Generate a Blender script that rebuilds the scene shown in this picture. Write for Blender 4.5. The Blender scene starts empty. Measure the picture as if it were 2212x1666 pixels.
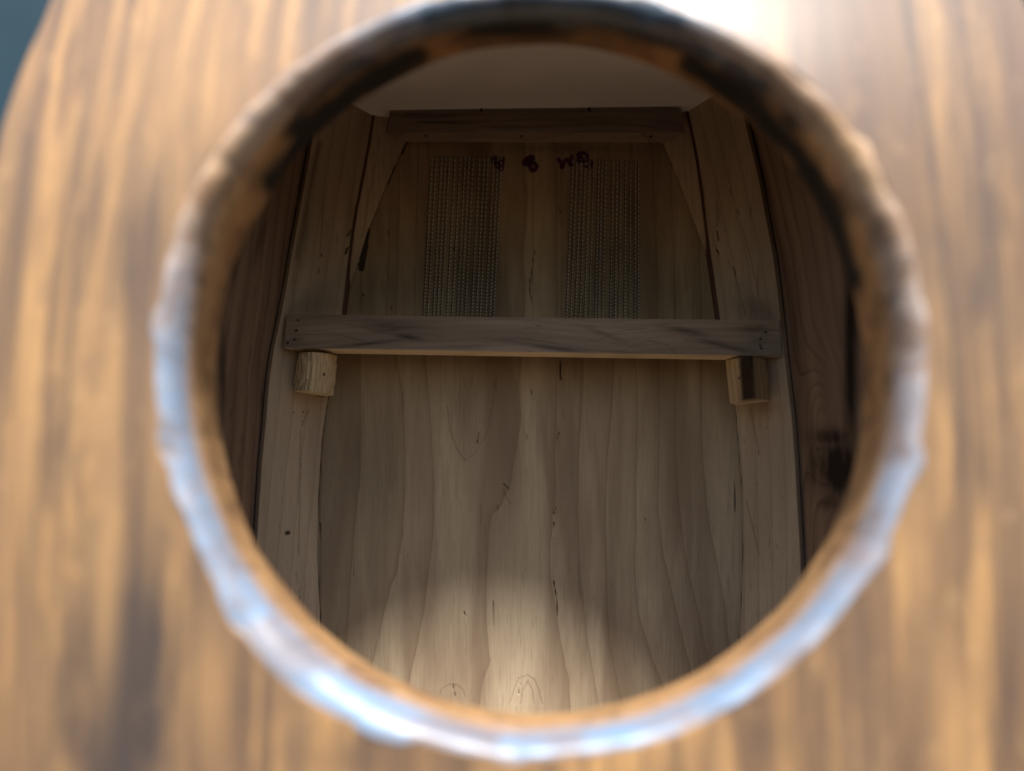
import bpy, math, random
import numpy as np
from mathutils import Vector, Matrix, noise

random.seed(4)
SC = bpy.context.scene

# ------------------------------------------------------------------ camera
U = 0.20                      # distance from the lens to the outer face of the box, metres
FPX, CX0, CY0 = 1664.0, 1106.0, 833.0      # focal length and centre in photo units (2212 x 1666)
VX, VY = 1157.0, 950.0                     # where the box's depth axis points
PITCH = math.atan((VY - CY0) / FPX)        # camera looks slightly up
YAW = math.atan((VX - CX0) / FPX)          # and slightly left
cam_d = bpy.data.cameras.new('camera')
cam = bpy.data.objects.new('camera', cam_d)
SC.collection.objects.link(cam)
SC.camera = cam
cam.rotation_euler = (math.radians(90) + PITCH, 0, YAW)
cam_d.sensor_width = 36.0
cam_d.lens = FPX / 2212 * 36
cam_d.clip_start = 0.01
cam_d.clip_end = 200
cam_d.dof.use_dof = True
cam_d.dof.focus_distance = 0.352
cam_d.dof.aperture_fstop = 2.7
cam_d.dof.aperture_blades = 0

# ------------------------------------------------------------------ sky and sun
SUN_EL, SUN_AZ = math.radians(54), math.radians(9)     # azimuth: to the right, behind the camera
W = bpy.data.worlds.new('World')
SC.world = W
W.use_nodes = True
wn = W.node_tree.nodes
sky = wn.new('ShaderNodeTexSky')
sky.sky_type = 'NISHITA'
sky.sun_disc = False
sky.sun_elevation = SUN_EL
sky.sun_rotation = math.pi - SUN_AZ
sky.air_density = 1.7
sky.ozone_density = 6.0
sky.dust_density = 1.5
bg = wn['Background']
bg.inputs['Strength'].default_value = 0.10
W.node_tree.links.new(sky.outputs[0], bg.inputs['Color'])
sun_d = bpy.data.lights.new('sun', 'SUN')
sun_d.energy = 4.5
sun_d.angle = math.radians(9)
sun_d.color = (1, 0.985, 0.96)
sun = bpy.data.objects.new('sun', sun_d)
SC.collection.objects.link(sun)
sdir = Vector((math.sin(SUN_AZ) * math.cos(SUN_EL), -math.cos(SUN_AZ) * math.cos(SUN_EL), math.sin(SUN_EL)))
sun.rotation_euler = sdir.to_track_quat('Z', 'Y').to_euler()
SC.view_settings.view_transform = 'Standard'
SC.view_settings.look = 'None'
SC.view_settings.exposure = 0.66
SC.view_settings.gamma = 1
SC.cycles.max_bounces = 12
SC.cycles.diffuse_bounces = 8

# ------------------------------------------------------------------ mapping helpers
RM = cam.rotation_euler.to_matrix()
RI = np.array(RM.transposed())

def pt(px, py, dep):
    """point seen at (px,py), at distance dep (in units U) along the depth axis"""
    r = RM @ Vector(((px - CX0) / FPX, -(py - CY0) / FPX, -1))
    return r * (dep * U / r.y)

def proj(P):
    P = np.asarray(P, float)
    c = P @ RI.T
    z = np.where(c[:, 2] > -1e-4, -1e-4, c[:, 2])
    return np.stack([CX0 + FPX * c[:, 0] / -z, CY0 - FPX * c[:, 1] / -z], 1)

def yat(Z, dep):              # image row of height Z (units U) at depth dep near the middle
    lo, hi = -6000, 8000
    for _ in range(50):
        m = (lo + hi) / 2
        if pt(VX, m, dep).z > Z * U: lo = m
        else: hi = m
    return lo

def seg_dist(pp, poly):
    best = np.full(len(pp), 1e3)
    for a, b in zip(poly[:-1], poly[1:]):
        a = np.array(a[:2], float); b = np.array(b[:2], float)
        d = b - a
        t = np.clip(((pp - a) @ d) / max(d @ d, 1e-9), 0, 1)
        best = np.minimum(best, np.linalg.norm(pp - (a + t[:, None] * d), axis=1))
    return best

def interp_line(line, y):     # x of a traced line at rows y (extrapolates)
    l = sorted(line, key=lambda p: p[1])
    ys = np.array([p[1] for p in l], float); xs = np.array([p[0] for p in l], float)
    y = np.asarray(y, float)
    x = np.interp(y, ys, xs)
    s0 = (xs[1] - xs[0]) / (ys[1] - ys[0]); s1 = (xs[-1] - xs[-2]) / (ys[-1] - ys[-2])
    x = np.where(y < ys[0], xs[0] + s0 * (y - ys[0]), x)
    return np.where(y > ys[-1], xs[-1] + s1 * (y - ys[-1]), x)

# ------------------------------------------------------------------ materials
class NT:
    def __init__(s, name):
        s.m = bpy.data.materials.new(name); s.m.use_nodes = True
        s.t = s.m.node_tree; s.b = s.t.nodes['Principled BSDF']
    def n(s, k, **kw):
        o = s.t.nodes.new(k)
        for a, v in kw.items(): setattr(o, a, v)
        return o
    def l(s, a, b): s.t.links.new(a, b)
    def attr(s, name):
        a = s.n('ShaderNodeAttribute'); a.attribute_name = name; return a
    def math(s, op, a, b=None, c=None):
        m = s.n('ShaderNodeMath', operation=op)
        for i, v in enumerate((a, b, c)):
            if v is None: continue
            if isinstance(v, (int, float)): m.inputs[i].default_value = v
            else: s.l(v, m.inputs[i])
        return m.outputs[0]
    def mapped(s, v, sc):
        m = s.n('ShaderNodeMapping'); m.inputs['Scale'].default_value = sc; s.l(v, m.inputs['Vector']); return m.outputs[0]
    def noise(s, v, sc, detail=3, rough=.55, dist=0.0):
        o = s.n('ShaderNodeTexNoise'); o.inputs['Scale'].default_value = 1; o.inputs['Detail'].default_value = detail
        o.inputs['Roughness'].default_value = rough; o.inputs['Distortion'].default_value = dist
        s.l(s.mapped(v, sc), o.inputs['Vector']); return o.outputs[0]
    def rng(s, v, a, b, c=0.0, d=1.0, smooth=True):
        o = s.n('ShaderNodeMapRange'); o.interpolation_type = 'SMOOTHSTEP' if smooth else 'LINEAR'
        for i, x in enumerate((a, b, c, d)): o.inputs[i + 1].default_value = x
        s.l(v, o.inputs[0]); return o.outputs[0]
    def mix(s, f, a, b, mode='MIX'):
        o = s.n('ShaderNodeMix', data_type='RGBA', blend_type=mode)
        for i, v in ((0, f), (6, a), (7, b)):
            if isinstance(v, (int, float)): o.inputs[i].default_value = v
            elif isinstance(v, tuple): o.inputs[i].default_value = (*v, 1)
            else: s.l(v, o.inputs[i])
        return o.outputs[2]

def srgb(r, g, b):
    f = lambda c: c / 12.92 if c <= .04045 else ((c + .055) / 1.055) ** 2.4
    return (f(r / 255), f(g / 255), f(b / 255))

def wood(name, light, dark, ring, ring_amt=.5, pores=.5, tone=.6, rough=.75, crack=(.02, .012, .009), fiber=.35, bump=.25):
    w = NT(name)
    gr = w.attr('gr').outputs['Vector']
    big = w.rng(w.noise(gr, (1.1, .16, 1), 3, .5, .4), .32, .68)
    fib = w.noise(gr, (22, .7, 3), 4, .6)
    fine = w.noise(gr, (60, 2.5, 3), 2, .5)
    wob = w.noise(gr, (3, .6, 1), 2)
    f = w.math('ADD', w.attr('fld').outputs['Fac'], w.math('MULTIPLY', wob, .16))
    fr = w.math('FRACT', f)
    rg = w.math('ADD', w.math('MULTIPLY', w.math('POWER', fr, 3.0), .55), w.math('POWER', fr, 14.0))
    rg = w.math('MULTIPLY', rg, w.rng(fr, .985, 1.0, 1.0, 0.0, False))
    col = w.mix(w.math('MULTIPLY', big, tone), light, dark)
    col = w.mix(w.math('MULTIPLY', rg, ring_amt), col, ring)
    col = w.mix(w.math('MULTIPLY', w.rng(fib, .42, .75), fiber), col, dark)
    col = w.mix(w.math('MULTIPLY', w.rng(fine, .5, .7), fiber * .4), col, ring)
    if pores:
        po = w.rng(w.noise(gr, (9, .75, 2), 2, .5), .685, .72)
        po2 = w.rng(w.noise(gr, (16, 1.6, 5), 1, .5), .70, .74)
        col = w.mix(w.math('MULTIPLY', w.math('MAXIMUM', po, po2), pores), col, tuple(c * .25 for c in ring))
    bl = w.attr('bl').outputs['Fac']
    spl = w.math('MULTIPLY', bl, w.rng(w.noise(gr, (5, .9, 1), 4, .6), .2, .62, .35, 1.15))
    col = w.mix(w.math('MINIMUM', spl, 1.0), col, tuple(c * .14 for c in ring))
    ln = w.rng(w.attr('ln').outputs['Fac'], .4, 2.8, 1, 0)
    col = w.mix(w.math('MULTIPLY', ln, .38), col, tuple(c * .5 for c in ring))
    ck = w.math('MULTIPLY', w.rng(w.attr('ck').outputs['Fac'], -.3, 1.0, 1, 0), .9)
    col = w.mix(ck, col, crack)
    w.l(col, w.b.inputs['Base Color'])
    w.b.inputs['Roughness'].default_value = rough
    w.b.inputs['Specular IOR Level'].default_value = .25
    bp = w.n('ShaderNodeBump'); bp.inputs['Strength'].default_value = bump; bp.inputs['Distance'].default_value = .0004
    w.l(w.math('SUBTRACT', w.math('ADD', fib, w.math('MULTIPLY', fine, .5)), w.math('MULTIPLY', ck, 3.0)), bp.inputs['Height'])
    w.l(bp.outputs[0], w.b.inputs['Normal'])
    return w.m

M_PLY = wood('pale_plywood', (.49, .38, .25), (.24, .165, .105), (.14, .08, .045), .36, .15, .85)
M_STAVE = wood('planed_pine', (.50, .40, .29), (.32, .235, .17), (.18, .11, .08), .3, .3, .6)
M_SIDE = wood('resinous_pine', (.33, .225, .155), (.16, .10, .07), (.11, .06, .045), .7, .6, .8)
M_BEAM = wood('stained_pine', (.36, .27, .20), (.19, .14, .105), (.10, .075, .065), .35, .3, .9)
M_RAIL = wood('dark_stained_pine', (.32, .26, .225), (.17, .14, .125), (.06, .045, .04), .3, .2, .9)
M_BLOCK = wood('ribbed_pine', (.66, .51, .31), (.48, .34, .19), (.24, .14, .07), .85, .3, .4)
M_FRESH = wood('fresh_sawn_pine', (.80, .68, .48), (.62, .50, .33), (.4, .28, .16), .2, 0, .3)
M_GROOVE = wood('groove_resin', (.035, .018, .014), (.02, .01, .009), (.012, .007, .006), .2, .0, .8)
M_JOINT = wood('resin_filler', (.14, .07, .055), (.07, .035, .03), (.04, .02, .018), .2, .0, .8)

def plain(name, col, rough=.8, metal=0.0, var=.25, scale=60):
    w = NT(name)
    tc = w.n('ShaderNodeTexCoord')
    n = w.noise(tc.outputs['Object'], (scale,) * 3, 4)
    w.l(w.mix(w.rng(n, .3, .7), tuple(c * (1 - var) for c in col), tuple(min(1, c * (1 + var)) for c in col)), w.b.inputs['Base Color'])
    w.b.inputs['Roughness'].default_value = rough; w.b.inputs['Metallic'].default_value = metal
    return w.m
M_CEIL = plain('smooth_board', (.90, .90, .90), .9, 0, .05, 18)
M_WIRE = plain('galvanised_wire', (.9, .9, .88), .45, .3, .08, 400)
M_CROSS = plain('dull_wire', (.05, .05, .048), .6, .6, .3, 400)
M_INK = plain('purple_marker_ink', (.075, .006, .045), .6, 0, .3, 300)
M_HOLE = plain('nail_head', (.008, .007, .007), .7, 0, .2, 400)
M_GLUE = plain('dried_glue', (.22, .115, .04), .35, 0, .35, 500)
M_TEAL = plain('teal_paint', (.009, .036, .053), .8, 0, .25, 2)

def front_wood():
    w = NT('varnished_brown_board')
    gr = w.attr('gr').outputs['Vector']
    big = w.noise(gr, (.55, .12, 1), 4, .55, .6)
    st = w.noise(gr, (.75, .055, 1), 4, .62, .9)
    st2 = w.noise(gr, (1.9, .10, 1), 3, .6, .6)
    sp = w.noise(gr, (2.2, 1.2, 1), 4, .6, .5)
    fib = w.noise(gr, (28, .9, 1), 3, .6)
    mott_sheen = w.attr('mott_sheen').outputs['Fac']
    col = w.mix(w.rng(st, .42, .57), (.52, .28, .11), (.23, .128, .066))
    col = w.mix(w.math('MULTIPLY', w.rng(st2, .5, .64), .7), col, (.13, .078, .05))
    col = w.mix(w.math('MULTIPLY', w.rng(big, .46, .60), .5), col, (.20, .12, .07))
    col = w.mix(w.math('MULTIPLY', w.rng(sp, .5, .72), .35), col, (.19, .12, .08))
    col = w.mix(w.math('MULTIPLY', w.rng(sp, .42, .28), .25), col, (.66, .40, .19))
    col = w.mix(w.math('MULTIPLY', w.rng(fib, .5, .8), .3), col, (.12, .075, .05))
    bl = w.attr('bl').outputs['Fac']
    spl = w.math('MULTIPLY', bl, w.rng(w.noise(gr, (2.4, .35, 1), 4, .6), .25, .6, .5, 1.1))
    col = w.mix(w.math('MINIMUM', spl, 1.0), col, (.07, .05, .042))
    w.l(w.mix(w.math('MINIMUM', mott_sheen, 1.0), col, (.58, .32, .13)), w.b.inputs['Base Color'])
    w.b.inputs['Roughness'].default_value = .65
    w.b.inputs['Specular IOR Level'].default_value = .25
    w.b.inputs['Coat Weight'].default_value = .5
    w.b.inputs['Coat Roughness'].default_value = .36
    w.b.inputs['Coat IOR'].default_value = 1.7
    bp = w.n('ShaderNodeBump'); bp.inputs['Strength'].default_value = .35; bp.inputs['Distance'].default_value = .0006
    w.l(w.math('ADD', w.math('ADD', st2, sp), w.math('MULTIPLY', fib, .4)), bp.inputs['Height'])
    w.l(bp.outputs[0], w.b.inputs['Normal'])
    return w.m
M_FRONT = front_wood()

def rim_wood():
    w = NT('varnished_cut_edge')
    gr = w.attr('gr').outputs['Vector']
    a = w.noise(gr, (1.2, 1.6, 1), 4, .6, .5)
    c = w.noise(gr, (4, 7, 1), 3, .6)
    col = w.mix(w.rng(a, .45, .62), (.72, .40, .17), (.44, .23, .10))
    col = w.mix(w.math('MULTIPLY', w.rng(c, .5, .7), .55), col, (.10, .06, .04))
    bl = w.attr('bl').outputs['Fac']
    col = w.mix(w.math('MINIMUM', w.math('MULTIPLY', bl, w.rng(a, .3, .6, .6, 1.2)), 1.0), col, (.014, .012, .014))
    col = w.mix(w.math('MULTIPLY', w.attr('mott_sheen').outputs['Fac'], w.math('MULTIPLY', w.rng(a, .45, .62, 1.0, .45), w.rng(c, .4, .7, 1.0, .75))), w.mix(w.math('MULTIPLY', w.attr('mott_sheen').outputs['Fac'], .5), col, (.10, .07, .05)), (.20, .31, .45))  # blue-grey on the bevel paints in a reflection of the sky
    w.l(col, w.b.inputs['Base Color'])
    w.b.inputs['Roughness'].default_value = .4
    w.b.inputs['Coat Weight'].default_value = 1.0
    w.b.inputs['Coat Roughness'].default_value = .45
    w.b.inputs['Coat IOR'].default_value = 1.65
    w.l(w.rng(w.attr('mott_sheen').outputs['Fac'], 0, 1, .3, .6), w.b.inputs['Coat Weight'])
    bp = w.n('ShaderNodeBump'); bp.inputs['Strength'].default_value = .5; bp.inputs['Distance'].default_value = .0008
    w.l(w.math('ADD', a, w.math('MULTIPLY', c, .6)), bp.inputs['Height'])
    w.l(bp.outputs[0], w.b.inputs['Normal'])
    return w.m
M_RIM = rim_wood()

# ------------------------------------------------------------------ mesh helpers
def link(name, me, mats, parent=None, kind=None, label=None):
    o = bpy.data.objects.new(name, me); SC.collection.objects.link(o)
    for m in (mats if isinstance(mats, (list, tuple)) else [mats]):
        if m.name not in [x.name for x in me.materials]: me.materials.append(m)
    if parent: o.parent = parent
    if kind: o['kind'] = kind
    if label: o['label'] = label
    return o

def feat(pp, feats):
    ln = np.full(len(pp), 99.0); ck = np.full(len(pp), 99.0); bl = np.zeros(len(pp))
    for poly in feats.get('lines', ()): ln = np.minimum(ln, seg_dist(pp, poly))
    for poly, hw in feats.get('cracks', ()): ck = np.minimum(ck, seg_dist(pp, poly) - (hw - .15 if hw < 1.7 else hw))
    for x, y, sx, sy, a, *rot in feats.get('blots', ()):
        t = math.radians(rot[0]) if rot else 0
        dx, dy = pp[:, 0] - x, pp[:, 1] - y
        u = dx * math.cos(t) + dy * math.sin(t); v = -dx * math.sin(t) + dy * math.cos(t)
        bl = np.maximum(bl, a * np.exp(-(u / sx) ** 2 - (v / sy) ** 2))
    for poly, hw, a in feats.get('streaks', ()):
        bl = np.maximum(bl, a * np.exp(-(seg_dist(pp, poly) / hw) ** 2))
    return ln, ck, bl

def set_attrs(me, gr, fld, ln, ck, bl, extra=None):
    for n, v in dict(fld=fld, ln=ln, ck=ck, bl=bl, **(extra or {})).items():
        me.attributes.new(n, 'FLOAT', 'POINT').data.foreach_set('value', np.asarray(v, np.float32))
    me.attributes.new('gr', 'FLOAT_VECTOR', 'POINT').data.foreach_set('vector', np.asarray(gr, np.float32).ravel())

def slab(name, mat, A, B, nx, ny, back, parent, seed, feats=None, fldf=None, horiz=False, label=None, ripple=0.0, edge=.004, zclip=None, grf=None):
    """board whose face spans the side lines A and B (lists of (px,py,depth), same length meaning
    top to bottom); back = Vector added to a face point to give the hidden side."""
    def rs(L, n):
        L = [Vector((p[0], p[1], p[2])) for p in L]
        acc = [0]
        for p, q in zip(L[:-1], L[1:]): acc.append(acc[-1] + abs((q.y - p.y)) + abs(q.x - p.x) * .2 + 1e-6)
        out = []
        for i in range(n + 1):
            t = acc[-1] * i / n
            for k in range(len(L) - 1):
                if t <= acc[k + 1] + 1e-6:
                    f = (t - acc[k]) / (acc[k + 1] - acc[k]); out.append(L[k].lerp(L[k + 1], min(max(f, 0), 1))); break
        return out
    a, b = rs(A, ny), rs(B, ny)
    V, PX = [], []
    for j in range(ny + 1):
        pa, pb = pt(*a[j]), pt(*b[j])
        for i in range(nx + 1):
            V.append(pa.lerp(pb, i / nx))
    V = [np.array(v) for v in V]
    nf = len(V)
    V = np.array(V)
    pp = proj(V)
    if fldf is None:
        k = 14.0
        ax = pp[:, 1] if horiz else pp[:, 0]
        al = pp[:, 0] if horiz else pp[:, 1]
        fld = ax / k + .5 * np.sin(al / 130 + seed) + .3 * np.sin(al / 57 + seed * 2)
    else:
        fld = fldf(pp)
    if horiz: gr = np.stack([pp[:, 1] / 100, pp[:, 0] / 100, np.full(nf, seed)], 1)
    else: gr = np.stack([pp[:, 0] / 100, pp[:, 1] / 100, np.full(nf, seed)], 1)
    if grf is not None: gr = grf(V, pp)
    ln, ck, bl = feat(pp, feats or {})
    if ripple:
        V = V.copy(); V[:, 1] += ripple * np.sin(fld * 2 * np.pi)
    # cracks are real grooves as well as dark
    V[:, 1] += np.clip(1.2 - ck, 0, 2) * .0003
    bv = np.array(back)
    Vb = V + bv
    f = []
    idx = lambda i, j: j * (nx + 1) + i
    for j in range(ny):
        for i in range(nx):
            f.append((idx(i, j), idx(i + 1, j), idx(i + 1, j + 1), idx(i, j + 1)))
    # rim with duplicated verts so that edges stay crisp
    loop = [idx(i, 0) for i in range(nx + 1)] + [idx(nx, j) for j in range(1, ny + 1)] + \
           [idx(i, ny) for i in range(nx - 1, -1, -1)] + [idx(0, j) for j in range(ny - 1, 0, -1)]
    allv = [V]; g2 = [gr]; F2 = [fld]; L2 = [ln]; C2 = [ck]; B2 = [bl]
    n0 = nf
    m = len(loop)
    allv += [V[loop], Vb[loop]]
    gb = gr[loop].copy(); gb2 = gb.copy(); gb2[:, 0] += .25
    g2 += [gb, gb2]; F2 += [fld[loop], fld[loop] + .4]
    big = np.full(m, 99.0)
    L2 += [big, big]; C2 += [big, big]; B2 += [bl[loop] * .5, bl[loop] * .5]
    for k in range(m):
        q = (k + 1) % m
        f.append((n0 + q, n0 + k, n0 + m + k, n0 + m + q))
    # back (coarse): corners only
    c = [0, nx, nx + ny, 2 * nx + ny]
    f.append(tuple(n0 + m + k for k in range(m)))
    me = bpy.data.meshes.new(name)
    me.from_pydata(np.concatenate(allv).tolist(), [], f)
    set_attrs(me, np.concatenate(g2), np.concatenate(F2), np.concatenate(L2), np.concatenate(C2), np.concatenate(B2))
    me.update()
    return link(name, me, mat, parent, label=label)

def box_mesh(name, pts8, mat, parent, seed=0, label=None, kind=None):
    """pts8: 4 near corners then the 4 matching far corners"""
    f = [(3, 2, 1, 0), (4, 5, 6, 7), (0, 1, 5, 4), (1, 2, 6, 5), (2, 3, 7, 6), (3, 0, 4, 7)]
    V, F = [], []
    for q in f:
        n = len(V); V += [list(pts8[i]) for i in q]; F.append((n, n + 1, n + 2, n + 3))
    me = bpy.data.meshes.new(name); me.from_pydata(V, [], F)
    V = np.array(V)
    gr = np.stack([V[:, 0] / U * 12 + V[:, 1] / U * 4, V[:, 2] / U * 12, np.full(len(V), seed)], 1)
    o = np.full(len(V), 99.0)
    set_attrs(me, gr, gr[:, 0] * 5, o, o, o * 0)
    return link(name, me, mat, parent, kind, label)

def dot(name, px, py, dep, r, mat, parent, sx=1.0, depth=.0008, rot=0.0, seed=0):
    """small round nail head, slightly proud of the board; r in photo units"""
    c = pt(px, py, dep); R = r / FPX * dep * U
    V, F = [], []
    n = 10
    for ring, (rr, yy) in enumerate(((1.0, 0), (.85, -depth * .7), (.35, -depth))):
        for k in range(n):
            a = 2 * math.pi * k / n
            j = 1 + .12 * math.sin(k * 2.3 + px)
            x, z = math.cos(a) * R * rr * sx * j, math.sin(a) * R * rr * j
            V.append((c.x + x * math.cos(rot) - z * math.sin(rot), c.y + yy, c.z + x * math.sin(rot) + z * math.cos(rot)))
    for q in range(2):
        for k in range(n):
            F.append((q * n + k, q * n + (k + 1) % n, (q + 1) * n + (k + 1) % n, (q + 1) * n + k))
    F.append(tuple(2 * n + k for k in range(n)))
    me = bpy.data.meshes.new(name); me.from_pydata(V, [], F)
    return link(name, me, mat, parent)

# ------------------------------------------------------------------ the nest box
box = bpy.data.objects.new('nest_box', None)
SC.collection.objects.link(box)
box.location = (0, 0, 0)
box['label'] = 'brown wooden nest box with a big round entrance hole, seen into its staved interior'
box['category'] = 'nest box'

# traced lines (photo units, top to bottom)
GL = [(683, 210), (666, 304), (645, 422), (628, 514), (612, 607), (598, 684), (582, 760), (573, 822), (566, 908), (557, 1000), (545, 1189), (527, 1660)]
GRt = [(1606, 210), (1625.5, 292), (1646, 378), (1663, 470), (1680, 559), (1691, 651), (1700, 740), (1710, 827), (1719.5, 905), (1726, 1000), (1737, 1189), (1752, 1660)]
JL = [(812, 210), (810, 227), (799, 298), (785, 375), (769.5, 453), (760, 514), (751, 592), (742, 672), (733, 780)]
JR = [(1478, 210), (1484, 241), (1496, 292), (1506, 344), (1518, 429), (1528, 514), (1540, 600), (1552, 685), (1562, 780)]
KL = [(893, 215), (890, 280), (876, 309), (853, 357), (831, 409), (807, 468), (794, 499), (770, 579), (751, 635), (743, 672), (736, 780)]
KR = [(1405, 215), (1420, 285), (1436, 320), (1468, 395), (1492, 460), (1516, 525), (1530, 566), (1540, 601), (1552, 690), (1560, 780)]
EL = [(730, 690), (708, 857), (695, 947), (687, 1074), (685, 1202), (692, 1361), (700, 1640)]
ER = [(1570, 690), (1590, 880), (1603, 1042), (1606, 1202), (1600, 1361), (1594, 1640)]

DG, DJ, DP = 1.65, 1.80, 1.835      # depths: outer groove, second joint, back panel
ZC, ZF = .782, -.75                 # ceiling and floor heights

def lim(line, dep, top=None, bot=None, n=26):
    """resample a traced line between two heights (units U) or rows"""
    y0 = yat(ZC + .012, dep) if top is None else top
    y1 = yat(ZF - .01, dep) if bot is None else bot
    ys = np.linspace(y0, y1, n)
    return [(float(x), float(y), dep) for x, y in zip(interp_line(line, ys), ys)]

# --- back panel (plywood)
A_ = [(865, 600), (865, 770), (880, 850), (886, 960), (887, 1075), (882, 1157), (867, 1234), (842, 1310), (813, 1425), (790, 1600)]
B_ = [(925, 600), (925, 788), (937, 902), (943, 1030), (943, 1138), (937, 1221), (924, 1329), (902, 1425), (893, 1482), (870, 1600)]
D1 = [(1160, 600), (1154, 788), (1147, 851), (1140, 928), (1125, 1042), (1105, 1090), (1076, 1115), (1065, 1170), (1064, 1361), (1077, 1425), (1061, 1470), (1040, 1600)]
E_ = [(1210, 600), (1211, 781), (1208, 979), (1206, 1138), (1208, 1234), (1224, 1361), (1243, 1457), (1260, 1600)]
F_ = [(1262, 600), (1268, 781), (1265, 864), (1256, 979), (1254, 1106), (1259, 1234), (1275, 1393), (1294, 1489), (1310, 1600)]
G_ = [(1330, 600), (1335, 788), (1329, 902), (1318, 1010), (1316, 1138), (1316, 1266), (1323, 1393), (1345, 1495), (1370, 1600)]
H_ = [(1378, 600), (1380, 788), (1383, 979), (1380, 1106), (1380, 1234), (1390, 1329), (1415, 1412), (1440, 1470), (1480, 1600)]
I_ = [(1425, 600), (1428, 788), (1431, 915), (1428, 1106), (1440, 1202), (1466, 1304), (1492, 1412), (1530, 1600)]
J_ = [(1462, 600), (1466, 781), (1464, 953), (1469, 1074), (1485, 1202), (1511, 1310), (1533, 1419), (1570, 1600)]
K_ = [(1522, 600), (1523, 781), (1523, 947), (1530, 1042), (1546, 1170), (1574, 1316), (1600, 1600)]
rings = [[(x - 1157 + 700, y) for x, y in ((1157, 600), (1157, 1600))], [(790, 600), (788, 1000), (765, 1250), (740, 1600)], A_, B_, D1, E_, F_, G_, H_, I_, J_, K_, [(1640, 600), (1660, 1600)]]
def ply_field(pp):
    y = pp[:, 1]
    xs = []
    for r in rings:
        yy = np.maximum(y, 640)
        x = interp_line(r, yy)
        x = np.where(y < 640, VX + (x - VX) * (1 - (640 - y) * .00011), x)
        xs.append(x)
    xs = np.sort(np.array(xs), axis=0)
    out = np.zeros(len(y))
    for k in range(len(rings) - 1):
        a, b = xs[k], xs[k + 1]
        m = (pp[:, 0] >= a) & (pp[:, 0] < b)
        out = np.where(m, k + (pp[:, 0] - a) / np.maximum(b - a, 1), out)
    out = np.where(pp[:, 0] < xs[0], -(xs[0] - pp[:, 0]) / 60, out)
    out = np.where(pp[:, 0] >= xs[-1], len(rings) - 1 + (pp[:, 0] - xs[-1]) / 60, out)
    return out + .015
ply_lines = [
    [(966, 877), (972, 928), (988, 972), (1004, 995), (1026, 979), (1052, 934), (1065, 870), (1071, 806)],
    [(1087, 1052), (1090, 1068), (1105, 1090)],
    [(950, 1500), (953, 1488), (966, 1480), (978, 1477), (990, 1481), (1001, 1490), (1005, 1505)],
    [(1100, 1520), (1110, 1490), (1120, 1465), (1140, 1458), (1155, 1468), (1164, 1490), (1172, 1520)],
    [(1124, 1520), (1130, 1490), (1140, 1470), (1150, 1490), (1154, 1520)],
    [(843, 450), (838, 600), (834, 690)], [(905, 300), (900, 450), (895, 690)], [(1150, 310), (1152, 500), (1150, 690)],
    [(1460, 420), (1458, 690)], [(1500, 560), (1496, 690)], [(1213, 300), (1213, 690)],
]
ply_cracks = [
    ([(1157, 535), (1150, 570), (1147, 600), (1143, 640)], 1.0), ([(1144, 600), (1146, 630), (1150, 660)], .6),
    ([(1208, 445), (1210, 460)], 1.2), ([(966, 878), (967, 905)], .8), ([(1034, 935), (1032, 960)], .8),
    ([(1211, 781), (1210, 812), (1213, 822)], 1.6), ([(1146, 838), (1150, 856)], 1.0), ([(1139, 935), (1136, 955)], .8),
    ([(1207, 935), (1204, 948)], 1.3), ([(1200, 1098), (1196, 1110)], 1.3), ([(1197, 1128), (1195, 1142)], 1.3), ([(1198, 1160), (1199, 1166)], 1.0),
    ([(1196, 1255), (1202, 1290), (1205, 1330)], 1.3), ([(1065, 1300), (1064, 1355)], .8), ([(1076, 1090), (1073, 1118)], .7),
    ([(881, 1190), (880, 1203)], 1.0), ([(764, 1195), (763, 1245)], .6), ([(691, 1130), (690, 1170)], .8),
    ([(1088, 1045), (1098, 1056)], 1.2), ([(1003, 1322), (1005, 1330)], 1.3), ([(978, 1480), (984, 1508)], .8), ([(1123, 1478), (1120, 1500)], .7),
    ([(1587, 1040), (1589, 1105)], 1.1), ([(777, 936), (779, 942)], .8), ([(1032, 945), (1030, 958)], .8), ([(980, 535), (984, 542)], 1.6),
    ([(838, 500), (836, 512)], 1.0), ([(782, 635), (786, 640)], 1.4), ([(845, 660), (842, 685)], 1.0), ([(830, 565), (829, 575)], .8),
    ([(1062, 440), (1061, 455)], .5), ([(1282, 1285), (1283, 1292)], .8), ([(1395, 1120), (1396, 1126)], .7),
    ([(878, 306), (868, 330)], 2.6), ([(853, 357), (836, 396)], 2.4), ([(796, 494), (790, 530)], 3.2), ([(789, 530), (780, 580)], 6.0), ([(790, 500), (787, 520)], 3.5),
    (KL[1:-1], .9), (KR[1:-2], .7), (EL[1:], .7), (ER[1:], .5),
]
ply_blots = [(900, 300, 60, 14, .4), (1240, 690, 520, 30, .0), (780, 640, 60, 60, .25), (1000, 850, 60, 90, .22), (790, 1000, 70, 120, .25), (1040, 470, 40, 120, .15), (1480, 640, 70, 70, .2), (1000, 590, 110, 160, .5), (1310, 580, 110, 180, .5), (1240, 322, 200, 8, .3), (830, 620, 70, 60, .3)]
y0, y1 = yat(ZC + .012, DP), yat(ZF - .01, DP)
back_panel = slab('back_panel', M_PLY, [(640, y0, DP), (640, y1, DP)], [(1680, y0, DP), (1680, y1, DP)], 300, 420, Vector((0, .03 * U, 0)), box, 1.0,
                  dict(lines=ply_lines, cracks=ply_cracks, blots=ply_blots), ply_field)

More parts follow.
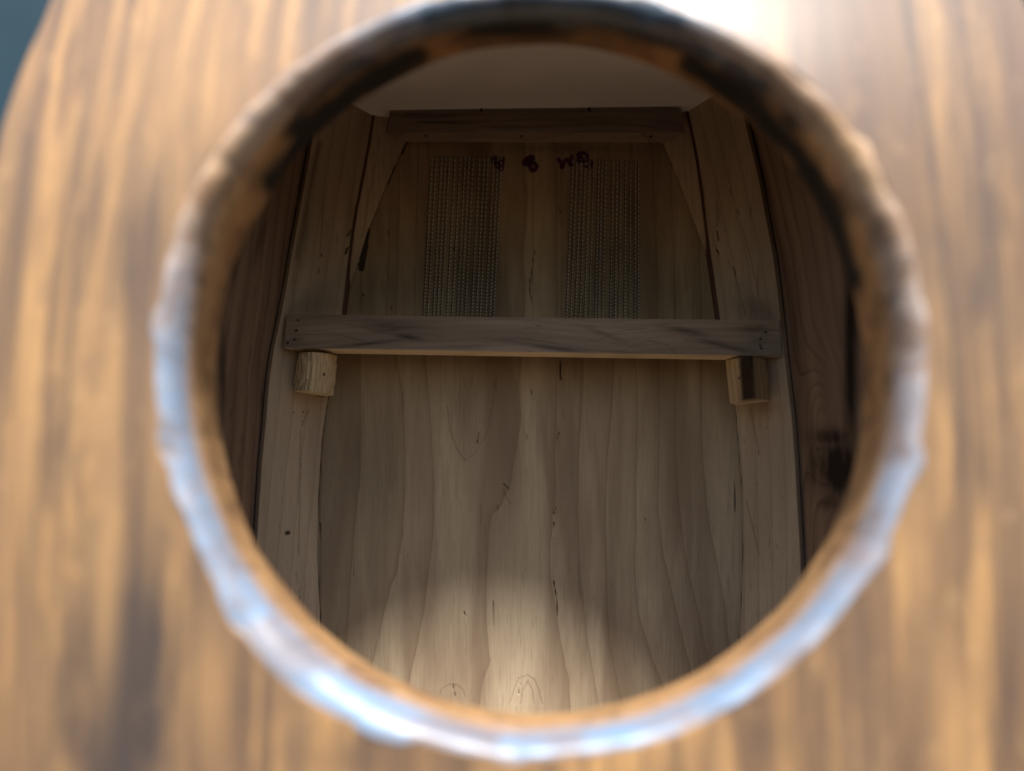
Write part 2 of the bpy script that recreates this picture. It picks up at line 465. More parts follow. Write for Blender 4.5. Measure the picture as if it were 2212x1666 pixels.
# --- inner staves
def off(line, dx): return [(x + dx, y) for x, y in line]
for side, G_l, J_l, K_l, E_l in ((-1, GL, JL, KL, EL), (1, GRt, JR, KR, ER)):
    out_n = Vector((side * .03 * U, .03 * U, 0))
    yt = yat(ZC + .012, DG); yb = yat(ZF - .01, DG)
    # wide stave: groove -> second joint above the crossbar, -> panel edge below
    ys = np.linspace(0, 1, 60)
    gy = yt + (yb - yt) * ys
    a = [(float(x) - side * 9, float(y), DG) for x, y in zip(interp_line(G_l, gy), gy)]
    DJe = DJ
    y2t = yat(ZC + .012, DJ); y2b = yat(ZF - .01, DJ)
    y2 = y2t + (y2b - y2t) * ys
    xin = np.where(y2 < 735, interp_line(J_l, y2) , interp_line(E_l, y2))
    b = [(float(x) + side * (3 if y < 735 else 0), float(y), DJe) for x, y in zip(xin, y2)]
    if side < 0:
        ft = dict(cracks=[([(757, 497), (750, 510)], 1.5), ([(750, 536), (746, 548)], 2.4), ([(694, 549), (695, 554)], 1.4), ([(690, 580), (686, 592)], 1.0),
                          ([(758, 525), (756, 535)], 2.2), ([(668, 885), (662, 895), (652, 920)], .7), ([(655, 888), (655, 891)], 1.2), ([(634, 890), (635, 892)], 1.2),
                          ([(619, 1152), (623, 1151)], 4.0), ([(642, 1300), (648, 1290)], .8)],
                  lines=[[(755, 500), (748, 512)], [(700, 420), (690, 560)], [(650, 930), (645, 1200)]],
                  blots=[(690, 660, 70, 30, .2), (655, 500, 12, 160, .45, 9), (760, 480, 8, 60, .3)],  # first blot: soft shadow above the crossbar end, painted in
                  streaks=[([(690, 310), (668, 420), (640, 560)], 7, .5)])
        for k in range(70):
            yy = 900 + random.random() * 420
            xx = 655 - (yy - 900) * .035 + random.gauss(0, 5)
            ft['cracks'].append(([(xx, yy), (xx + random.uniform(-2, 2), yy + random.uniform(1, 4))], random.uniform(-.3, .5)))
    else:
        ft = dict(cracks=[([(1549, 498), (1553, 520)], 1.2), ([(1548, 538), (1552, 545)], 1.6), ([(1552, 545), (1556, 560)], .6), ([(1577, 408), (1580, 420)], .8),
                          ([(1592, 450), (1597, 465)], .8), ([(1585, 575), (1590, 595)], .9), ([(1638, 900), (1648, 940)], .1), ([(1611, 910), (1618, 935)], .0),
                          ([(1652, 1105), (1664, 1150), (1662, 1180), (1672, 1230)], .1), ([(1640, 1000), (1645, 1030)], 0), ([(1676, 1165), (1682, 1230), (1690, 1260)], -.1),
                          ([(1650, 920), (1658, 950)], .2), ([(1615, 1040), (1617, 1060)], 0)],
                  lines=[[(1572, 560), (1590, 600), (1610, 680)], [(1600, 480), (1622, 560), (1640, 640)], [(1620, 880), (1640, 980)], [(1612, 1080), (1640, 1200)]],
                  blots=[(1640, 670, 70, 30, .25), (1690, 650, 10, 60, .4), (1655, 884, 30, 16, .25)])  # first blot paints a soft shadow above this end of the crossbar
        for k in range(26):
            yy = 380 + random.random() * 900
            xx = 1590 + (yy - 400) * .07 + random.gauss(0, 22)
            L = random.uniform(4, 16)
            ft['cracks'].append(([(xx, yy), (xx + L * .2, yy + L)], random.uniform(-.4, .4)))
    slab('stave', M_STAVE, a, b, 64, 420, out_n, box, 2.0 + side, ft,
         fldf=(lambda pp, G_l=G_l: (pp[:, 0] - interp_line(G_l, pp[:, 1])) / 31 + .2 * np.sin(pp[:, 1] / 180)))
    # dark recessed strip closing the gap to the side wall
    yg = np.linspace(yt, yb, 40); xg = interp_line(G_l, yg)
    slab('groove_strip', M_GROOVE, [(float(x) - 12, float(y), DG + .012) for x, y in zip(xg, yg)], [(float(x) + 12, float(y), DG + .012) for x, y in zip(xg, yg)],
         3, 80, Vector((0, .02 * U, 0)), box, 8.0 + side)
    # dark resin line in the joint beside it
    yj = np.linspace(y2t, 735, 24)
    xj = interp_line(J_l, yj)
    slab('joint_strip', M_JOINT, [(float(x) - 3.2, float(y), DJ - .0) for x, y in zip(xj, yj)], [(float(x) + 3.2, float(y), DJ + .0) for x, y in zip(xj, yj)],
         2, 60, Vector((0, .02 * U, 0)), box, 4.0 + side)
    # narrow wedge stave between that joint and the panel
    yk = np.linspace(y2t, 690, 30)
    xa = interp_line(J_l, yk) - side * 2.8
    xb = interp_line(K_l, yk)
    xb = np.where((xb - xa) * -side < .6, xa - side * .6, xb)
    slab('wedge_stave', M_STAVE, [(float(x), float(y), DJ + .002) for x, y in zip(xa, yk)], [(float(x), float(y), DP - .004) for x, y in zip(xb, yk)],
         16, 90, Vector((side * .004, .03 * U, 0)), box, 6.0 + side,
         dict(cracks=[([(1487, 330), (1490, 345)], .3)], lines=[off(JL, 22)[2:6], [(1440, 330), (1447, 345)]]))

# --- side walls: straight boards running from the back to the front board
OUT_L = [(150, -650), (175, -450), (205, -250), (150, -110), (54, 0), (24, 120), (-6, 270), (-30, 430), (-60, 600), (-80, 800), (-95, 1000), (-105, 1250), (-110, 1600), (-110, 2500)]
OUT_R = [(2110, -650), (2085, -450), (2080, -250), (2130, -90), (2262, 0), (2284, 130), (2302, 300), (2320, 480), (2345, 700), (2365, 950), (2380, 1200), (2390, 1600), (2390, 2500)]
OUT_L[0:3] = [(120, -650), (118, -450), (115, -250)]; OUT_L[3] = (68, -90)
OUT_R[0:3] = [(2180, -650), (2180, -450), (2180, -250)]; OUT_R[3] = (2242, -90)

def side_wall(side):
    G_l, O_l = (GL, OUT_L) if side < 0 else (GRt, OUT_R)
    zs = np.linspace(ZF - .01, ZC + .012, 150)
    ds = np.linspace(1.205, 1.96, 90)
    xin = []
    for z in zs:
        y = yat(z, DG)
        xin.append(pt(float(interp_line(G_l, [y])[0]) + side * 6, y, DG).x)
    V = []
    for d in ds:
        for x, z in zip(xin, zs): V.append((x, d * U, z * U))
    V = np.array(V)
    nz, nd = len(zs), len(ds)
    pp = proj(V)
    bow = .10 * np.exp(-((V[:, 2] / U - (.02)) / .11) ** 2 - ((V[:, 1] / U - 1.50) / .09) ** 2)
    acr = V[:, 1] / U * 9.0 + .5 * np.sin(V[:, 2] / U * 4 + side)
    fld = V[:, 1] / U * 17 + 1.1 * np.sin(V[:, 2] / U * 2.6 + side) + bow * 60 * (side > 0)
    gr = np.stack([acr, V[:, 2] / U * 9, np.full(len(V), 9.0 + side)], 1)
    if side > 0:
        ft = dict(cracks=[([(1765, 968), (1768, 970)], 3.6), ([(1785, 968), (1788, 973)], 1.5)], blots=[(1800, 945, 50, 20, 1.0), (1812, 1012, 40, 56, 1.7), (1795, 1085, 26, 16, .8), (1838, 760, 14, 220, 1.3), (1760, 1000, 14, 60, .8)],
                  lines=[[(1755, 960), (1742, 1010), (1745, 1060), (1770, 1085)], [(1765, 985), (1755, 1020), (1760, 1055)], [(1775, 990), (1766, 1025), (1772, 1050)]])
        for k in range(60):
            yy = random.uniform(520, 900); xx = 1700 + (yy - 500) * .06 + random.uniform(12, 110); L = random.uniform(6, 26)
            ft['cracks'].append(([(xx, yy), (xx + L * .1, yy + L)], random.uniform(-.6, .2)))
    else:
        ft = dict(cracks=[([(570, 470), (556, 530), (545, 590)], .2), ([(512, 830), (498, 900), (490, 960)], .8), ([(505, 870), (497, 900)], 1.0), ([(545, 745), (530, 830)], .5), ([(535, 870), (522, 950), (505, 1050)], .5)],
                  lines=[[(560, 700), (540, 830), (520, 1000)], [(585, 600), (570, 700)], [(520, 700), (497, 820), (480, 930)]],
                  blots=[(498, 560, 22, 120, .8, 15), (480, 800, 12, 120, .7), (560, 520, 9, 60, .5, 14)])
    ln, ck, bl = feat(pp, ft)
    F = [(j * nz + i, j * nz + i + 1, (j + 1) * nz + i + 1, (j + 1) * nz + i) for j in range(nd - 1) for i in range(nz - 1)]
    if side > 0: F = [tuple(reversed(q)) for q in F]
    # outer skin and closing edges
    n0 = len(V); VO = []
    for d in (ds[0], ds[-1]):
        for z in zs:
            y = yat(z, 1.0)
            VO.append((pt(float(interp_line(O_l, [y])[0]) - side * 12, y, 1.0).x, d * U, z * U))
    VO = np.array(VO)
    VE = np.concatenate([V[:nz], V[-nz:], VO])      # duplicates for crisp edges
    a, b, c, e = n0, n0 + nz, n0 + 2 * nz, n0 + 3 * nz
    for i in range(nz - 1):
        F += [(a + i, a + i + 1, c + i + 1, c + i), (b + i, b + i + 1, e + i + 1, e + i), (c + i, c + i + 1, e + i + 1, e + i)]
    for i in (0, nz - 1): F.append((a + i, b + i, e + i, c + i))
    me = bpy.data.meshes.new('side_wall')
    me.from_pydata(np.concatenate([V, VE]).tolist(), [], F)
    k = len(VE); o = np.full(k, 99.0)
    g = np.stack([VE[:, 1] / U * 9 + VE[:, 0] / U * 9, VE[:, 2] / U * 9, np.full(k, 3.0)], 1)
    set_attrs(me, np.concatenate([gr, g]), np.concatenate([fld, g[:, 0] * 2]), np.concatenate([ln, o]), np.concatenate([ck, o]), np.concatenate([bl, o * 0]))
    me.update()
    return link('side_wall', me, M_SIDE, box, label=('left side wall with straight brown grain' if side < 0 else 'right side wall with a black knot'))
side_wall(-1); side_wall(1)

# --- closing boards: rear, ceiling (lid), floor
def flat_board(name, x0, x1, d0, d1, z0, z1, mat, seed, label=None):
    P = lambda x, d, z: (x * U, d * U, z * U)
    return box_mesh(name, [P(x0, d0, z0), P(x1, d0, z0), P(x1, d0, z1), P(x0, d0, z1), P(x0, d1, z0), P(x1, d1, z0), P(x1, d1, z1), P(x0, d1, z1)], mat, box, seed, label)
flat_board('rear_board', -.60, .58, 1.965, 2.04, ZF - .09, ZC + .10, M_SIDE, 5)
flat_board('lid', -.72, .70, 1.205, 2.10, ZC, ZC + .09, M_CEIL, 6, 'smooth pale tan underside of the lid')
flat_board('floor_board', -.76, .75, 1.205, 1.96, ZF - .08, ZF, M_PLY, 7)

# --- top rail
rail_f = [(831.7, 285), (1160, 283.5), (1479, 287)]
DR = 1.772
rail = slab('top_rail', M_RAIL, [(844, 234, DR), (838, 260, DR), (832, 286, DR)], [(1467, 233, DR), (1473, 260, DR), (1479, 287, DR)], 160, 16,
            Vector((0, (DP - .003 - DR) * U, 0)), box, 11.0,
            dict(blots=[(920, 250, 90, 6, .8), (960, 264, 70, 4, .7), (1100, 275, 60, 4, .35), (1300, 262, 60, 5, .3), (1180, 240, 300, 3, .3), (1440, 265, 30, 12, .35)],
                 cracks=[([(846, 236), (838, 262), (834, 284)], 1.4), ([(1466, 235), (1472, 262), (1477, 285)], .6), ([(900, 284), (1100, 282), (1440, 286)], -.4)],
                 lines=[[(870, 246), (960, 250), (1040, 247)], [(900, 262), (1000, 268), (1060, 262)], [(1080, 262), (1160, 256), (1260, 262)], [(1150, 272), (1300, 268), (1420, 274)]]), horiz=True)
# taper the hidden end of the rail to the wedge staves
me = rail.data
me.materials.append(M_BEAM)
for p in me.polygons:
    if abs(p.normal.z) > .7 and p.center.z < .73 * U: p.material_index = 1
for v in me.vertices:
    if v.co.y > (DR + .02) * U:
        v.co.x *= .93
for x, y in ((1040, 239), (1273, 237.5)):
    c = pt(x, y, DR)
    o = dot('staple', x, y, DR - .001, 4.2, M_HOLE, rail, .8, .0016)
for x, y in ((920, 294), (1127, 295), (1406, 296)):
    dot('nail', x, y, 1.79, 2.3, M_HOLE, rail, 1.3, .001)

# --- crossbar
DB = 1.645
tb = [(620.3, 679), (1683, 693)]
crossbar = slab('crossbar', M_BEAM, [(620.3, 679, DB), (616, 720, DB), (613.4, 752, DB)], [(1683, 693, DB), (1686, 735, DB), (1688, 769.5, DB)], 260, 22,
                Vector((0, .095 * U, 0)), box, 13.0,
                dict(blots=[(850, 708, 60, 13, .55, 4), (880, 728, 34, 6, .7, 10), (800, 742, 80, 4, .7, -6), (1000, 750, 60, 5, .3), (1200, 752, 90, 5, .75, 8), (1300, 720, 60, 5, .4, 20),
                            (1480, 715, 60, 8, .5, 12), (1560, 745, 70, 6, .5, 14), (1630, 712, 40, 10, .45), (1340, 762, 90, 4, .4, 6), (1640, 735, 20, 6, .3), (640, 735, 22, 12, .35)],
                     lines=[[(1290, 735), (1340, 715), (1400, 708)], [(1340, 760), (1400, 735), (1440, 745), (1460, 765)], [(750, 700), (820, 716), (900, 706)], [(640, 724), (720, 720), (790, 738)],
                            [(1040, 740), (1120, 730), (1200, 742), (1280, 758)], [(1480, 735), (1540, 742), (1610, 762)]]), horiz=True)
crossbar.data.materials.append(M_FRESH)
for p in crossbar.data.polygons:
    if abs(p.normal.z) > .7 and proj([p.center])[0][1] > 735: p.material_index = 1
for x, y, r in ((644.6, 692, 2.6), (640.3, 714.4, 3.2), (636.6, 733.8, 3.0), (621.5, 741, 3.2), (1653.5, 717.7, 2.8), (1642.5, 732.6, 2.7), (1641.7, 746.7, 2.5), (1644.6, 752.6, 2.7)):
    dot('nail', x, y, DB + .0005, r, M_HOLE, crossbar, 1.15, .0006, .3)
# --- corner blocks under the crossbar
def block(near, left, right, far, hs, seed, nail, label, feats=None, rings_w=9.0, rib=0.0, soft=False):
    """four bottom corners as (px,py,depth); hs = (near,left,right,far) top rows; upright quad column"""
    parts = []
    cols = [left, near, right, far]
    tops = [hs[1], hs[0], hs[2], hs[3]]
    P = []
    for (x, y, d), (tx, ty) in zip(cols, tops):
        b = pt(x, y, d); t = pt(tx, ty, d)
        P.append((b, t))
    if soft:      # rounded front: replace the near corner by an arc
        L, N, R = P[0], P[1], P[2]
        arc = []
        for k in range(1, 10):
            t = k / 10
            w = [(1 - t) ** 2, 2 * t * (1 - t), t ** 2]
            f = 1.25
            ctrl = [tuple(N[i] * f + (L[i] + R[i]) * .5 * (1 - f) for i in range(2))][0]
            arc.append(tuple(L[i] * w[0] + ctrl[i] * w[1] + R[i] * w[2] for i in range(2)))
        P = [L] + arc + [R, P[3]]
    n = len(P); ny = 30
    V, G, Fd, F = [], [], [], []
    run = 0.0
    for k in range(n):
        (b0, t0), (b1, t1) = P[k], P[(k + 1) % n]
        w = (b1 - b0).length; m = max(3, int(w / .0006))
        base = len(V)
        for j in range(ny + 1):
            for i in range(m + 1):
                v = b0.lerp(b1, i / m).lerp(t0.lerp(t1, i / m), j / ny)
                u = (run + w * i / m) / U * 100
                nrm = (b1 - b0).cross(t0 - b0).normalized()
                ph = u / rings_w * 8 + .12 * math.sin(j / ny * 5 + seed)
                v = v + nrm * rib * ((ph % 1.0) ** 2 - .5)
                V.append(tuple(v)); G.append((u / 6, j / ny * .35 + seed, seed)); Fd.append(ph)
        for j in range(ny):
            for i in range(m):
                a = base + j * (m + 1) + i
                F.append((a, a + 1, a + m + 2, a + m + 1))
        run += w
    for lev in (0, 1):
        base = len(V)
        for k in range(n):
            V.append(tuple(P[k][lev])); G.append((k * .3, 3 + lev, seed)); Fd.append(.3)
        F.append(tuple(base + k for k in range(n)) if lev else tuple(base + n - 1 - k for k in range(n)))
    V = np.array(V)
    ln, ck, bl = feat(proj(V), feats or {})
    me = bpy.data.meshes.new('corner_block'); me.from_pydata(V.tolist(), [], F)
    set_attrs(me, np.array(G), np.array(Fd), ln, ck, bl)
    o = link('corner_block', me, M_BLOCK, box, label=label)
    me.materials.append(M_FRESH)
    for p in me.polygons:
        if p.vertices[0] >= len(V) - 2 * n and p.center.z < min(q[0].z for q in P) + .002: p.material_index = 1
    dot('nail', nail[0], nail[1], nail[2], nail[3], M_HOLE, o, .75, .0005)
    return o
block((672, 842, 1.575), (634, 845, 1.70), (721, 854, 1.745), (700, 857, 1.80),
      ((676, 757), (645, 764), (729, 769), (708, 772)), 21.0, (700, 809, 1.60, 3.6), 'corner block with vertical ribs under the left end of the crossbar', None, 9.5, .0008, True)
block((1628, 860.5, 1.56), (1576.5, 871, 1.73), (1663, 866.5, 1.675), (1592, 875, 1.80),
      ((1621.5, 768), (1567.6, 778.5), (1655, 778), (1585, 781)), 23.0, (1597, 817, 1.645, 3.4), 'corner block with a dark diagonal stain under the right end of the crossbar',
      dict(streaks=[([(1612, 750), (1613, 800), (1616, 875)], 11, 3.0), ([(1592, 768), (1604, 800)], 2.2, .8), ([(1596, 790), (1608, 822)], 2.2, .8), ([(1598, 812), (1611, 845)], 2.2, .8), ([(1600, 836), (1608, 862)], 2.2, .7)]), 30.0, 0.0)

# glue smear under the left block
def smear():
    V, F = [], []
    pts = [(628, 846), (626, 856), (634, 862), (645, 862), (654, 870), (668, 873), (682, 870), (688, 860), (704, 858), (700, 848), (660, 840)]
    def dd(x): return 1.655 + (x - 560) / 145 * .145 - .006
    cx, cy = 662, 855
    V.append(tuple(pt(cx, cy, dd(cx) - .006)))
    for x, y in pts: V.append(tuple(pt(x, y, dd(x))))
    for x, y in pts: V.append(tuple(pt(x, y, dd(x) + .012)))
    n = len(pts)
    for k in range(n):
        q = (k + 1) % n
        F += [(0, 1 + q, 1 + k), (1 + k, 1 + q, 1 + n + q, 1 + n + k)]
    me = bpy.data.meshes.new('glue_smear'); me.from_pydata(V, [], F)
    link('glue_smear', me, M_GLUE, box)
smear()

# --- wire mesh strips on the back panel (twisted strands with thin cross wires)
def C7(cx, cy): return ((1600 + cx / 2.083) * .54216, (550 + cy / 2.083) * .54216)
def tube(V, F, path, r, n=5):
    b = len(V)
    for k, p in enumerate(path):
        t = (path[min(k + 1, len(path) - 1)] - path[max(k - 1, 0)]).normalized()
        s = t.cross(Vector((0, 1, 0))).normalized(); q = s.cross(t)
        for i in range(n):
            a = 2 * math.pi * i / n
            V.append(tuple(p + s * (math.cos(a) * r) + q * (math.sin(a) * r)))
    for k in range(len(path) - 1):
        for i in range(n):
            j = (i + 1) % n
            F.append((b + k * n + i, b + k * n + j, b + (k + 1) * n + j, b + (k + 1) * n + i))
strips = [([255, 290, 335, 368, 400, 447, 490, 530, 562, 597, 650, 688, 720, 765, 800, 830], (185, 765), 165, 'left wire mesh strip'),
          ([1422, 1455, 1490, 1525, 1560, 1595, 1640, 1665, 1695, 1755, 1790, 1820, 1862, 1900, 1940, 1965], (1370, 1965), 192, 'right wire mesh strip')]
px2m = DP * U / FPX
for cols, (b0, b1), ytop, lab in strips:
    rows = [ytop]
    while rows[-1] < 1560:
        t = (rows[-1] - ytop) / 1300
        rows.append(rows[-1] + 41 - 14 * t)
    def xb(c): return b0 + (c - cols[0]) / (cols[-1] - cols[0]) * (b1 - b0)
    def at(c, y, out):
        t = (y - ytop) / (1480 - ytop)
        X, Y = C7(c + (xb(c) - c) * t, y)
        return pt(X, Y, DP) - Vector((0, out, 0))
    V, F = [], []
    for k, y in enumerate(rows):
        p = [at(cols[0] - 8, y, .0008), at((cols[0] + cols[-1]) / 2, y + 3, .0009), at(cols[-1] + 8, y + 2, .0008)]
        tube(V, F, p, .00005, 4)
    # darker twin strand behind every bright one
    for c in cols:
        tube(V, F, [at(c - 9, rows[0] - 8, .0006)] + [at(c - 9 + 2 * math.sin(k * 1.7), y, .0006) for k, y in enumerate(rows)], .00016, 4)
    me = bpy.data.meshes.new('wire_mesh'); me.from_pydata(V, [], F)
    for p in me.polygons: p.use_smooth = True
    wm = link('wire_mesh', me, M_CROSS, box, label=lab)
    for ci, c in enumerate(cols):
        V, F = [], []
        path = []
        st = random.uniform(0, 1)
        y_off = random.uniform(-14, 8)
        for k in range(len(rows) - 1):
            for s in range(8):
                t = s / 8
                y = rows[k] + (rows[k + 1] - rows[k]) * t + y_off
                ph = 2 * math.pi * (t + st)
                fade = 1.0
                path.append(at(c + 1.8 * math.sin(ph), y, -.0011 * (k / len(rows)) + .0004 + .0008 * math.cos(ph)))
        tube(V, F, path, .00019, 5)
        me = bpy.data.meshes.new('wire'); me.from_pydata(V, [], F)
        for p in me.polygons: p.use_smooth = True
        link('wire', me, M_WIRE, wm)

# --- marker writing on the back panel:  V  8  WB
def ribbon(name, strokes, wid):
    V, F = [], []
    for st in strokes:
        P = []
        for k in range(len(st) - 1):     # Catmull-Rom
            p0, p1, p2, p3 = (Vector(st[max(k - 1, 0)]), Vector(st[k]), Vector(st[k + 1]), Vector(st[min(k + 2, len(st) - 1)]))
            for s in range(6):
                t = s / 6
                P.append(.5 * ((2 * p1) + (p2 - p0) * t + (2 * p0 - 5 * p1 + 4 * p2 - p3) * t * t + (3 * p1 - p0 - 3 * p2 + p3) * t ** 3))
        P.append(Vector(st[-1]))
        b = len(V); n = len(P)
        # round caps by shrinking width at both ends
        for k, p in enumerate(P):
            t = (P[min(k + 1, n - 1)] - P[max(k - 1, 0)]).normalized()
            nn = Vector((-t.y, t.x)); w = wid * (.55 if k in (0, n - 1) else 1) * (1 + .1 * math.sin(k))
            for sg in (-1, 1):
                for dd in (.0003, -.0004):
                    x, y = C7(p.x + nn.x * w * sg, p.y + nn.y * w * sg)
                    V.append(tuple(pt(x, y, DP) - Vector((0, dd, 0))))
        for k in range(n - 1):
            a = b + 4 * k; c = a + 4
            F += [(a, a + 2, c + 2, c), (a, c, c + 1, a + 1), (a + 2, a + 3, c + 3, c + 2)]
        F += [(b, b + 1, b + 3, b + 2), (b + 4 * n - 4, b + 4 * n - 2, b + 4 * n - 1, b + 4 * n - 3)]
    me = bpy.data.meshes.new(name); me.from_pydata(V, [], F)
    return link(name, me, M_INK, box, label='purple marker writing')
ribbon('marker_letter', [[(752, 205), (755, 175), (772, 160), (782, 175), (778, 210), (790, 240), (812, 268)], [(845, 160), (843, 200), (836, 250), (824, 275)], [(790, 185), (805, 230), (822, 268)], [(800, 190), (815, 225), (828, 200), (838, 165)]], 14)
ribbon('marker_letter', [[(1065, 210), (1045, 220), (1015, 215), (1025, 185), (1055, 165), (1090, 158), (1085, 185), (1062, 210), (1065, 240), (1085, 270), (1112, 260), (1120, 230), (1095, 210), (1070, 205)], [(1035, 205), (1060, 185), (1080, 170)]], 16)
ribbon('marker_letter', [[(1295, 170), (1310, 190), (1325, 220), (1332, 252), (1350, 205), (1370, 180), (1395, 215), (1415, 235)], [(1412, 140), (1414, 180), (1420, 240)], [(1380, 185), (1410, 180)]], 14)
ribbon('marker_letter', [[(1462, 130), (1468, 170), (1480, 215)], [(1462, 135), (1495, 125), (1535, 135), (1540, 165), (1510, 190), (1480, 195)], [(1500, 190), (1550, 190), (1580, 210), (1570, 235), (1530, 240), (1510, 225)], [(1485, 150), (1500, 180), (1520, 215)]], 14)

# --- front board with the round hole
def front_board():
    R0x, R0z = .495, .502
    cz = .100
    cx = 0.0
    NA = 360
    edge = []
    Zs = np.linspace(ZC + .115, ZF - .10, 160)
    for L in (OUT_L, OUT_R):
        e = []
        for z in Zs:
            y = yat(z, 1.0); e.append((pt(float(interp_line(L, [y])[0]), y, 1.0).x / U, z))
        edge.append(e)
    poly = edge[0] + edge[1][::-1]
    poly = [Vector(p) for p in poly]
    def hit(a):
        d = Vector((math.cos(a), math.sin(a))); best = 9
        for k in range(len(poly)):
            p, q = poly[k] - Vector((cx, cz)), poly[(k + 1) % len(poly)] - Vector((cx, cz))
            e = q - p; den = d.x * e.y - d.y * e.x
            if abs(den) < 1e-12: continue
            t = (p.x * e.y - p.y * e.x) / den; s = (p.x * d.y - p.y * d.x) / den
            if t > 0 and -1e-6 <= s <= 1 + 1e-6: best = min(best, t)
        return best
    prof = []   # (blend 0 inner opening .. 1 throat .. 2 face, depth)
    for k in range(14): prof.append((k / 13, 1.20 - .15 * k / 13))
    for k in range(1, 17):
        th = math.pi / 2 * k / 16
        prof.append((1 + (1 - math.cos(th)), 1.05 - .05 * math.sin(th)))
    ELL = [(.507, .110, .525), (.477, .116, .496), (.504, .121, .521)]      # half width, centre height, half height
    def ell(w):
        i = 0 if w <= 1 else 1
        f = w - i
        return [ELL[i][q] * (1 - f) + ELL[i + 1][q] * f for q in range(3)]
    faceN = 70
    V, G, BL, FD, MO, rimflag = [], [], [], [], [], []
    for k in range(NA):
        a = 2 * math.pi * k / NA
        c, s = math.cos(a), math.sin(a)
        H = hit(a)
        for w, d in prof:
            ex, ec, ez = ell(w)
            bev = max(0, w - 1)
            j = .004 * noise.noise(Vector((c * 4, s * 4, d * 3))) + .0008 * noise.noise(Vector((c * 14, s * 14, d * 11)))
            chip = (max(0, noise.noise(Vector((c * 7 + 9, s * 7, 2.0))) - .2) * .03 + .0015 * noise.noise(Vector((c * 20, s * 20, d * 20)))) * bev
            chip += .022 * math.exp(-((a - math.radians(233)) / .28) ** 2) * bev
            j -= .010 * max(0, noise.noise(Vector((c * 5 + 3, s * 5, 7.0)))) * (1 - abs(w - 1)) * (1 if w < 1 else 0)
            x = cx + c * (ex + j + chip); z = ec + s * (ez + j + chip)
            dd = d + (.006 * noise.noise(Vector((c * 9, s * 9, 5))) * min(1, bev * 2))
            V.append((x * U, dd * U, z * U)); G.append((x * 8, z * 8 + d * 2, d * 14)); FD.append(0); MO.append(0)
        xf, zf = V[-1][0] / U - cx, V[-1][2] / U - cz
        for i in range(1, faceN + 1):
            t = (i / faceN) ** 1.3
            ex, ez = xf, zf
            hx, hz = c * H, s * H
            x = cx + ex + (hx - ex) * t; z = cz + ez + (hz - ez) * t
            V.append((x * U, 1.0 * U, z * U))
            G.append(None); FD.append(0); MO.append(0)
    n1 = len(prof); n = n1 + faceN
    for i, v in enumerate(V):          # the upper part of the board bows gently backwards
        h = max(0.0, v[2] / U - .28)
        V[i] = (v[0], v[1] + .40 * h * h * U * (1 if i % n >= 14 else (i % n) / 14), v[2])
    Va = np.array(V); pp = proj(Va)
    wl = [(OUT_L, OUT_R)]
    xl = interp_line(OUT_L, pp[:, 1]); xr = interp_line(OUT_R, pp[:, 1])
    u = (pp[:, 0] - (xl + xr) / 2) / ((xr - xl) / 2)
    # grain gently bows round the middle of the board
    G = [g if g is not None else (u[i] * 11.5, pp[i, 1] / 100, 0.0) for i, g in enumerate(G)]
    blots = [(280, 590, 40, 120, .55, 5), (260, 1480, 150, 340, 1.3, 3), (720, 1640, 130, 60, .5), (170, 1200, 20, 300, .5), (520, 1500, 22, 160, .6), (1010, 1640, 40, 60, .4), (2115, 640, 26, 80, .6), (2120, 1020, 26, 90, .55), (2090, 960, 18, 60, .4), (130, 560, 16, 200, .4, 6),
             (700, 1600, 80, 50, .3), (330, 480, 18, 130, .4), (100, 1400, 14, 300, .55, 4), (1650, 1600, 50, 50, .35), (380, 1100, 60, 120, .35), (2180, 1500, 26, 200, .6)]
    streaks = [([(1955, -40), (1985, 150), (2010, 320), (2035, 500), (2050, 650), (2068, 850), (2078, 1000), (2105, 1250), (2150, 1700)], 9, .75),
               ([(2060, -60), (2090, 120), (2120, 320), (2150, 640), (2180, 900)], 8, .5), ([(1860, 250), (1880, 420), (1900, 600)], 12, .3),
               ([(60, 300), (40, 600), (20, 900)], 8, .4), ([(185, 150), (170, 400), (160, 640), (140, 900), (130, 1200)], 8, .5), ([(560, 1400), (548, 1500), (540, 1666)], 4, .5)]
    rimfe = dict(blots=[(1157, 30, 430, 50, 1.6), (650, 275, 26, 50, 1.6, 35), (700, 225, 60, 14, 1.2, -28), (1700, 270, 34, 40, 1.2, -30), (1610, 190, 70, 14, 1.1, 34), (1100, 60, 420, 22, 1.2), (560, 390, 20, 30, .6)],  # upper rim: charred stains, plus shade of the underside painted in
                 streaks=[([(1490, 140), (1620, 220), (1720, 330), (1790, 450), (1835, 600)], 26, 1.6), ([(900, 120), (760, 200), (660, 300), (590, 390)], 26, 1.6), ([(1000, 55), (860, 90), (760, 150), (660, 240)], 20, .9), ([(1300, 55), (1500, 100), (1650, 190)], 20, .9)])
    _, _, bl1 = feat(pp, dict(blots=blots, streaks=streaks))
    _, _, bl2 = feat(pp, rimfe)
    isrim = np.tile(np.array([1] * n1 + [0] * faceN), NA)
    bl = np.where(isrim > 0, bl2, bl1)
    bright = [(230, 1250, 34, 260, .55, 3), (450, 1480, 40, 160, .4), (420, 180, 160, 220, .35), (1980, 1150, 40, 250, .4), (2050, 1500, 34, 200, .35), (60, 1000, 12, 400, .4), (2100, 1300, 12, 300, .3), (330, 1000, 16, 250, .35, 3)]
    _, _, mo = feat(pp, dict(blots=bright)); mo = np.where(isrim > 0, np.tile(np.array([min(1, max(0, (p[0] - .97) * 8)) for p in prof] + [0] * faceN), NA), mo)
    ang = np.degrees(np.arctan2(Va[:, 2] / U - .1, Va[:, 0] / U))          # bluish sky sheen painted into the rim colour, mostly round the lower half
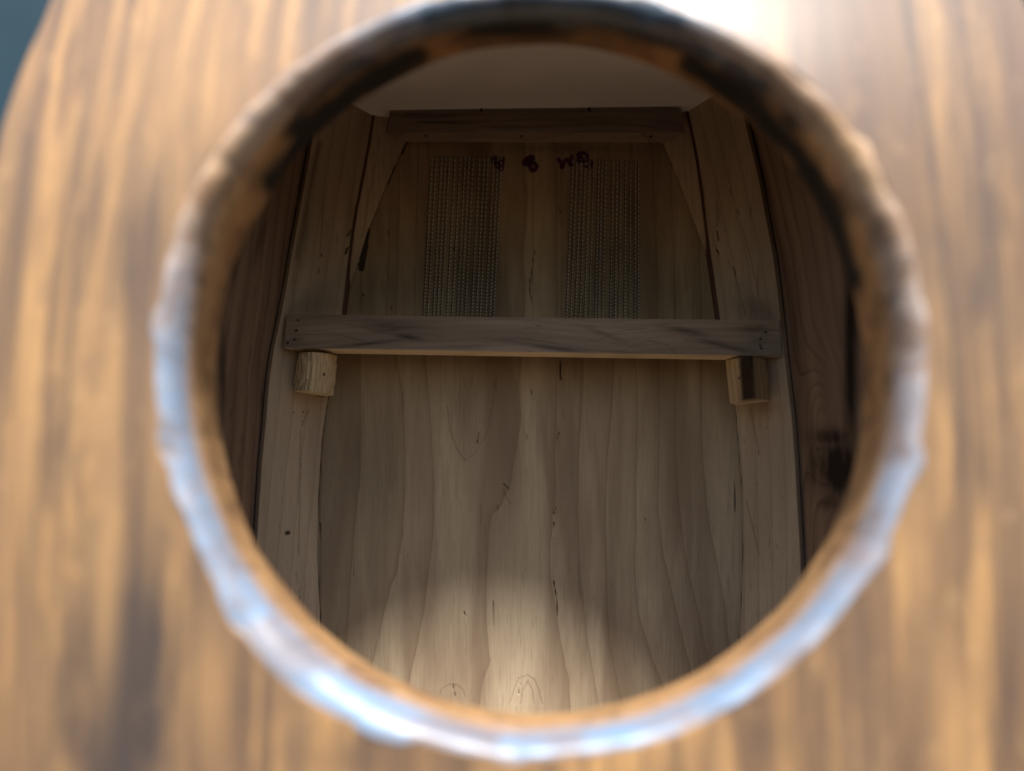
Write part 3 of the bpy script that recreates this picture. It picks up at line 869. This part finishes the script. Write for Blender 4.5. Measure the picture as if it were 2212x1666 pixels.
    wt = np.interp(ang, [-180, -120, -60, -20, 5, 35, 60, 90, 120, 150, 168, 180], [.8, 1, .95, .8, .45, .1, .35, .3, .45, .15, .55, .85])
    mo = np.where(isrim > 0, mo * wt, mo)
    F, MI = [], []
    for k in range(NA):
        q = (k + 1) % NA
        for i in range(n - 1):
            F.append((k * n + i, q * n + i, q * n + i + 1, k * n + i + 1)); MI.append(1 if i < n1 - 1 else 0)
    # outer edge and back face
    b0 = len(V); EV = []
    for k in range(NA): EV.append(V[k * n + n - 1])
    for k in range(NA): v = V[k * n + n - 1]; EV.append((v[0], 1.20 * U, v[2]))
    for k in range(NA): EV.append((V[k * n][0], 1.20 * U, V[k * n][2]))
    for k in range(NA):
        q = (k + 1) % NA
        F.append((b0 + k, b0 + NA + k, b0 + NA + q, b0 + q)); MI.append(0)
        F.append((b0 + NA + k, b0 + 2 * NA + k, b0 + 2 * NA + q, b0 + NA + q)); MI.append(0)
    EVa = np.array(EV); m = len(EV)
    g = np.stack([EVa[:, 0] / U * 9 + EVa[:, 1] / U * 5, EVa[:, 2] / U * 9, np.zeros(m)], 1)
    me = bpy.data.meshes.new('front_board'); me.from_pydata(V + EV, [], F)
    z0 = np.zeros(m)
    N = len(V)
    set_attrs(me, np.concatenate([np.array(G), g]), np.zeros(N + m), np.full(N + m, 99.0), np.full(N + m, 99.0), np.concatenate([bl, z0]), dict(mott_sheen=np.concatenate([mo, z0])))
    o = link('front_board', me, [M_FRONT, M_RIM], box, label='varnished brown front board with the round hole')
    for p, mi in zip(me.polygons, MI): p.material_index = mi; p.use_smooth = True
    me.update()
    return o
front_board()

# ------------------------------------------------------------------ what shows beyond the left edge
def backdrop():
    nx, nz = 40, 30
    V, F = [], []
    for j in range(nz + 1):
        for i in range(nx + 1):
            x, z = -2.6 + 5.2 * i / nx, -1.2 + 3.4 * j / nz
            V.append((x, 1.9 + .012 * noise.noise(Vector((x * 1.7, z * 1.7, 0))), z))
    for j in range(nz):
        for i in range(nx):
            a = j * (nx + 1) + i; F.append((a, a + nx + 1, a + nx + 2, a + 1))
    b = len(V)
    c = [0, nx, (nx + 1) * (nz + 1) - 1, (nx + 1) * nz]
    V += [(V[i][0], 2.05, V[i][2]) for i in c]
    F.append((b, b + 3, b + 2, b + 1))
    for e in range(4): F.append((c[e], c[(e + 1) % 4], b + (e + 1) % 4, b + e))
    me = bpy.data.meshes.new('wall'); me.from_pydata(V, [], F)
    for p in me.polygons: p.use_smooth = False
    o = link('wall', me, M_TEAL)
    o['label'] = 'plain dark teal wall behind the box, blurred at the upper left corner'
    o['category'] = 'wall'
backdrop()
